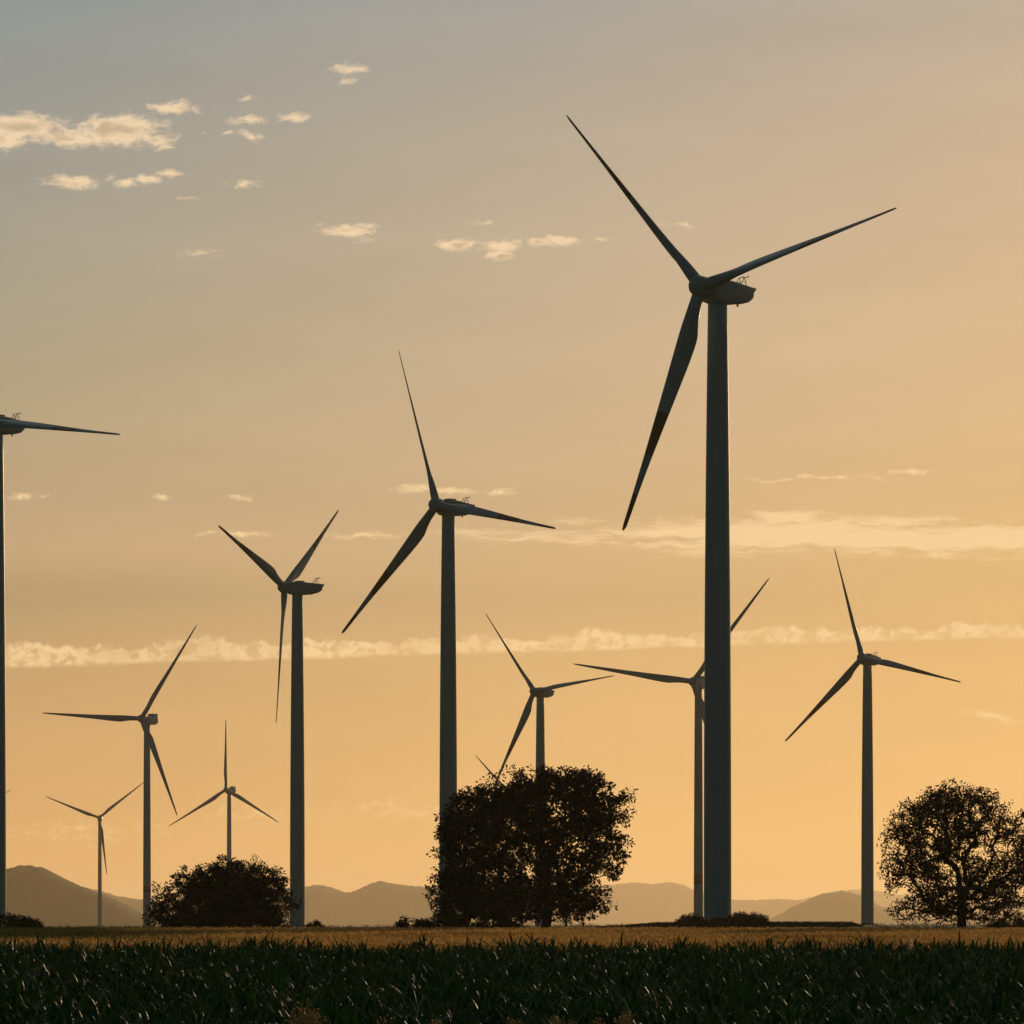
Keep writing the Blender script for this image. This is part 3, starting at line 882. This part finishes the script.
def scatter(name, pts, protos, mat, r, smin, smax, zoff=0.0, hfun=None):
    Vs, Qs, n0 = [], [], 0
    pk = r.integers(0, len(protos), len(pts))
    for k, (PV, PQ) in enumerate(protos):
        S = pts[pk == k]
        if not len(S): continue
        n = len(S)
        a = r.uniform(0, 2 * np.pi, n)
        s = r.uniform(smin, smax, n)
        if hfun is not None: s = s * hfun(S)
        ca, sa = np.cos(a), np.sin(a)
        X = (PV[None, :, 0] * ca[:, None] - PV[None, :, 1] * sa[:, None]) * s[:, None] + S[:, 0:1]
        Y = (PV[None, :, 0] * sa[:, None] + PV[None, :, 1] * ca[:, None]) * s[:, None] + S[:, 1:2]
        Z = PV[None, :, 2] * s[:, None] + (EYE + ground_rel(S[:, 0], S[:, 1]) + zoff)[:, None]
        V = np.stack([X, Y, Z], -1).reshape(-1, 3)
        Q = (PQ[None] + (np.arange(n) * len(PV))[:, None, None]).reshape(-1, PQ.shape[1]) + n0
        Vs.append(V); Qs.append(Q); n0 += len(V)
    return mesh_np(name, np.concatenate(Vs), np.concatenate(Qs), mat)
pts = field_rows(75, 192, lambda y: (.75, .16 if y < 150 else .18), 1.22, r)
gap = np.sin(pts[:, 0] * 2.1 + 1.7 * np.sin(pts[:, 1] * .33)) + np.sin(pts[:, 1] * .9 + pts[:, 0] * .7) + np.sin(pts[:, 0] * 5.3 - pts[:, 1] * 1.9)
pts = pts[gap > r.uniform(-3.6, -.4, len(pts))]      # weak and missing plants
def maize_h(S):
    return 1 + .07 * np.sin(S[:, 0] * 1.3 + S[:, 1] * .21) * np.sin(S[:, 0] * .37 + 1.0) + .04 * np.sin(S[:, 0] * 4.1) + .05 * np.sin(S[:, 0] * 11.7 + S[:, 1] * 3.1)
corn = scatter('maize_field', pts, protos, M['corn'], r, .86, 1.12, hfun=maize_h)
tag(corn, 'dark green maize with arching leaves filling the foreground', 'maize', kind='stuff')

# wheat: slanting stalks with heavy ears
def wheat_proto(r, w, n):
    Vs, Qs, n0 = [], [], 0
    for i in range(n):
        x, y = r.normal(0, .10, 2)
        h_ = r.uniform(.72, .98)
        lean = r.normal(.12, .10); ly = r.normal(0, .06)
        a = r.uniform(-.6, .6)
        sd = np.array([math.cos(a), math.sin(a), 0]) * w * .5
        p0 = np.array([x, y, 0.0]); p1 = np.array([x + lean * .5, y + ly, h_ * .8]); p2 = np.array([x + lean, y + ly * 1.5, h_])
        p3 = p2 + np.array([r.normal(.07, .04), r.normal(0, .03), r.uniform(-.05, .05)])
        V = np.array([p0 - sd * .6, p0 + sd * .6, p1 - sd * .7, p1 + sd * .7, p2 - sd * 1.1, p2 + sd * 1.1, p3 - sd * .4 , p3 + sd * .4])
        Vs.append(V); Qs.append(np.array([(0, 1, 3, 2), (2, 3, 5, 4), (4, 5, 7, 6)]) + n0); n0 += 8
    return np.concatenate(Vs), np.concatenate(Qs)
r = np.random.default_rng(91)
acc_pts = field_rows(198, 330, lambda y: (.42, .30), 1.2, r)
accf = field_rows(330, 563, lambda y: (.8, .42), 1.2, r)
wp = [wheat_proto(r, .050, 4) for _ in range(8)]
wf = [wheat_proto(r, .085, 4) for _ in range(8)]
allp = np.concatenate([acc_pts, accf])
nearo = scatter('wheat_near', acc_pts, wp, M['wheat'], r, .85, 1.12)
faro = scatter('wheat_far', accf, wf, M['wheat'], r, .85, 1.12)
# dense lower canopy
cyv = np.concatenate([np.linspace(197.5, 563.5, 140)])
cxv = np.linspace(-1, 1, 160)
cx2, cy2 = np.meshgrid(cxv, cyv)
cx2 = cx2 * (512 * 1.2) / F * cy2
cz2 = EYE + ground_rel(cx2, cy2) + .52 + r.normal(0, .05, cx2.shape)
cz2[0] -= .5; cz2[-1] -= .5
idx = np.arange(cx2.size).reshape(cx2.shape)
Qc = np.stack([idx[:-1, :-1], idx[:-1, 1:], idx[1:, 1:], idx[1:, :-1]], -1).reshape(-1, 4)
def take(o):
    me = o.data
    v = np.zeros(len(me.vertices) * 3, np.float32); me.vertices.foreach_get('co', v)
    f = np.zeros(len(me.loops), np.int32); me.loops.foreach_get('vertex_index', f)
    bpy.data.objects.remove(o); bpy.data.meshes.remove(me)
    return v.reshape(-1, 3), f.reshape(-1, 4)
A = Acc()
for o in (nearo, faro):
    A.add(*take(o))
A.add(np.stack([cx2, cy2, cz2], -1).reshape(-1, 3), Qc)
wheat = A.build('wheat_field', M['wheat'])
tag(wheat, 'golden ripe wheat between the maize and the trees', 'wheat', kind='stuff')

# low dark crop on the rise behind, ending short of the lone turbine
r = np.random.default_rng(101)
n = 5200
d_ = r.uniform(962, 982, n)
px_ = r.uniform(596, 863, n)
edge = np.clip((863 - px_) / 14, 0.25, 1) * np.clip((px_ - 596) / 60, .2, 1)
S = np.stack([(px_ - 512) / F * d_, d_], -1)
def crop_h(S):
    q = 512 + F * S[:, 0] / S[:, 1]
    return np.clip((865 - q) / 14, .3, 1) * np.clip((q - 590) / 70, .25, 1)
protoc = []
for _ in range(6):
    V, T = leaf_cloud(np.array([[0, 0, .22], [0, 0, .42]]), None, 9, .30, .26, r)
    V[:, 2] = np.maximum(V[:, 2], 0.0)
    protoc.append((V, T))
crop = scatter('beet_field', S, protoc, M['leaf'], r, .8, 1.1, hfun=crop_h)
tag(crop, 'strip of low dark green crop on the rise behind the wheat', 'crop', kind='stuff')

# low grass along the crest
n = 9000
d_ = r.uniform(575, 1050, n)
px_ = r.uniform(-60, 1084, n)
S = np.stack([(px_ - 512) / F * d_, d_], -1)
protog = []
for _ in range(5):
    V, T = leaf_cloud(np.array([[0, 0, .10]]), None, 12, .28, .24, r, aspect=.2)
    V[:, 2] = np.maximum(V[:, 2], 0.0)
    protog.append((V, T))
grass = scatter('meadow_grass', S, protog, M['meadow'], r, .7, 1.3)
tag(grass, 'low green grass on the rise between the wheat and the turbines', 'grass', kind='stuff')

# dry grass tufts at the road verge
def tuft(label, px, top, halfw, d, n, seed):
    r = np.random.default_rng(seed)
    x = (px - 512) / F * d
    z0 = gz(x, d)
    hgt = EYE + (YH - top) / F * d - z0
    hw = halfw / F * d
    A = Acc()
    for i in range(n):
        bx, by = r.normal(0, .03, 2)
        a = r.uniform(0, 6.28); rr = hw * math.sqrt(r.uniform(0, 1))
        ex, ey = rr * math.cos(a), rr * math.sin(a)
        hz_ = hgt * (1 - .28 * (rr / hw) ** 2) * r.uniform(.80, 1.0)
        p0 = np.array([bx, by, 0]); p1 = np.array([bx + ex * .35, by + ey * .35, hz_ * .6]); p2 = np.array([bx + ex, by + ey, hz_])
        A.add(*tube(p0, p1, .0035, .0028, 3)); A.add(*tube(p1, p2, .0028, .0015, 3))
        V, T = leaf_cloud(np.array([p2 - [0, 0, .02], p2 - (p2 - p1) * .16, p2 - (p2 - p1) * .3]), None, 4, .022, .030, r, aspect=.4)
        A.add(V, np.zeros((0, 4), int), T)
    o = A.build('grass_tuft', M['straw'])
    o.location = (x, d, z0)
    tag(o, label, 'dry grass', 'dry grass tufts at the bottom of the picture')
    return o
tuft('largest tuft of tan seeding grass, at the bottom left of the middle', 305, 1000, 22, 60, 190, 61)
tuft('thin tan grass tuft just right of the largest tuft', 380, 1011, 11, 61, 36, 62)
tuft('tan grass tuft at the bottom edge, third from the left', 438, 1012, 13, 60, 44, 63)
tuft('low tan grass tuft straight below the twin tree, at the bottom edge', 517, 1013, 12, 60, 50, 64)
tuft('bushy tan grass tuft right of the middle, at the bottom edge', 560, 1011, 17, 61, 90, 65)
tuft('thin upright tan grass tuft, second from the right', 600, 1007, 7, 62, 26, 66)
tuft('rightmost tuft of tan grass, loose and tall, at the bottom edge', 626, 1003, 14, 60, 60, 67)
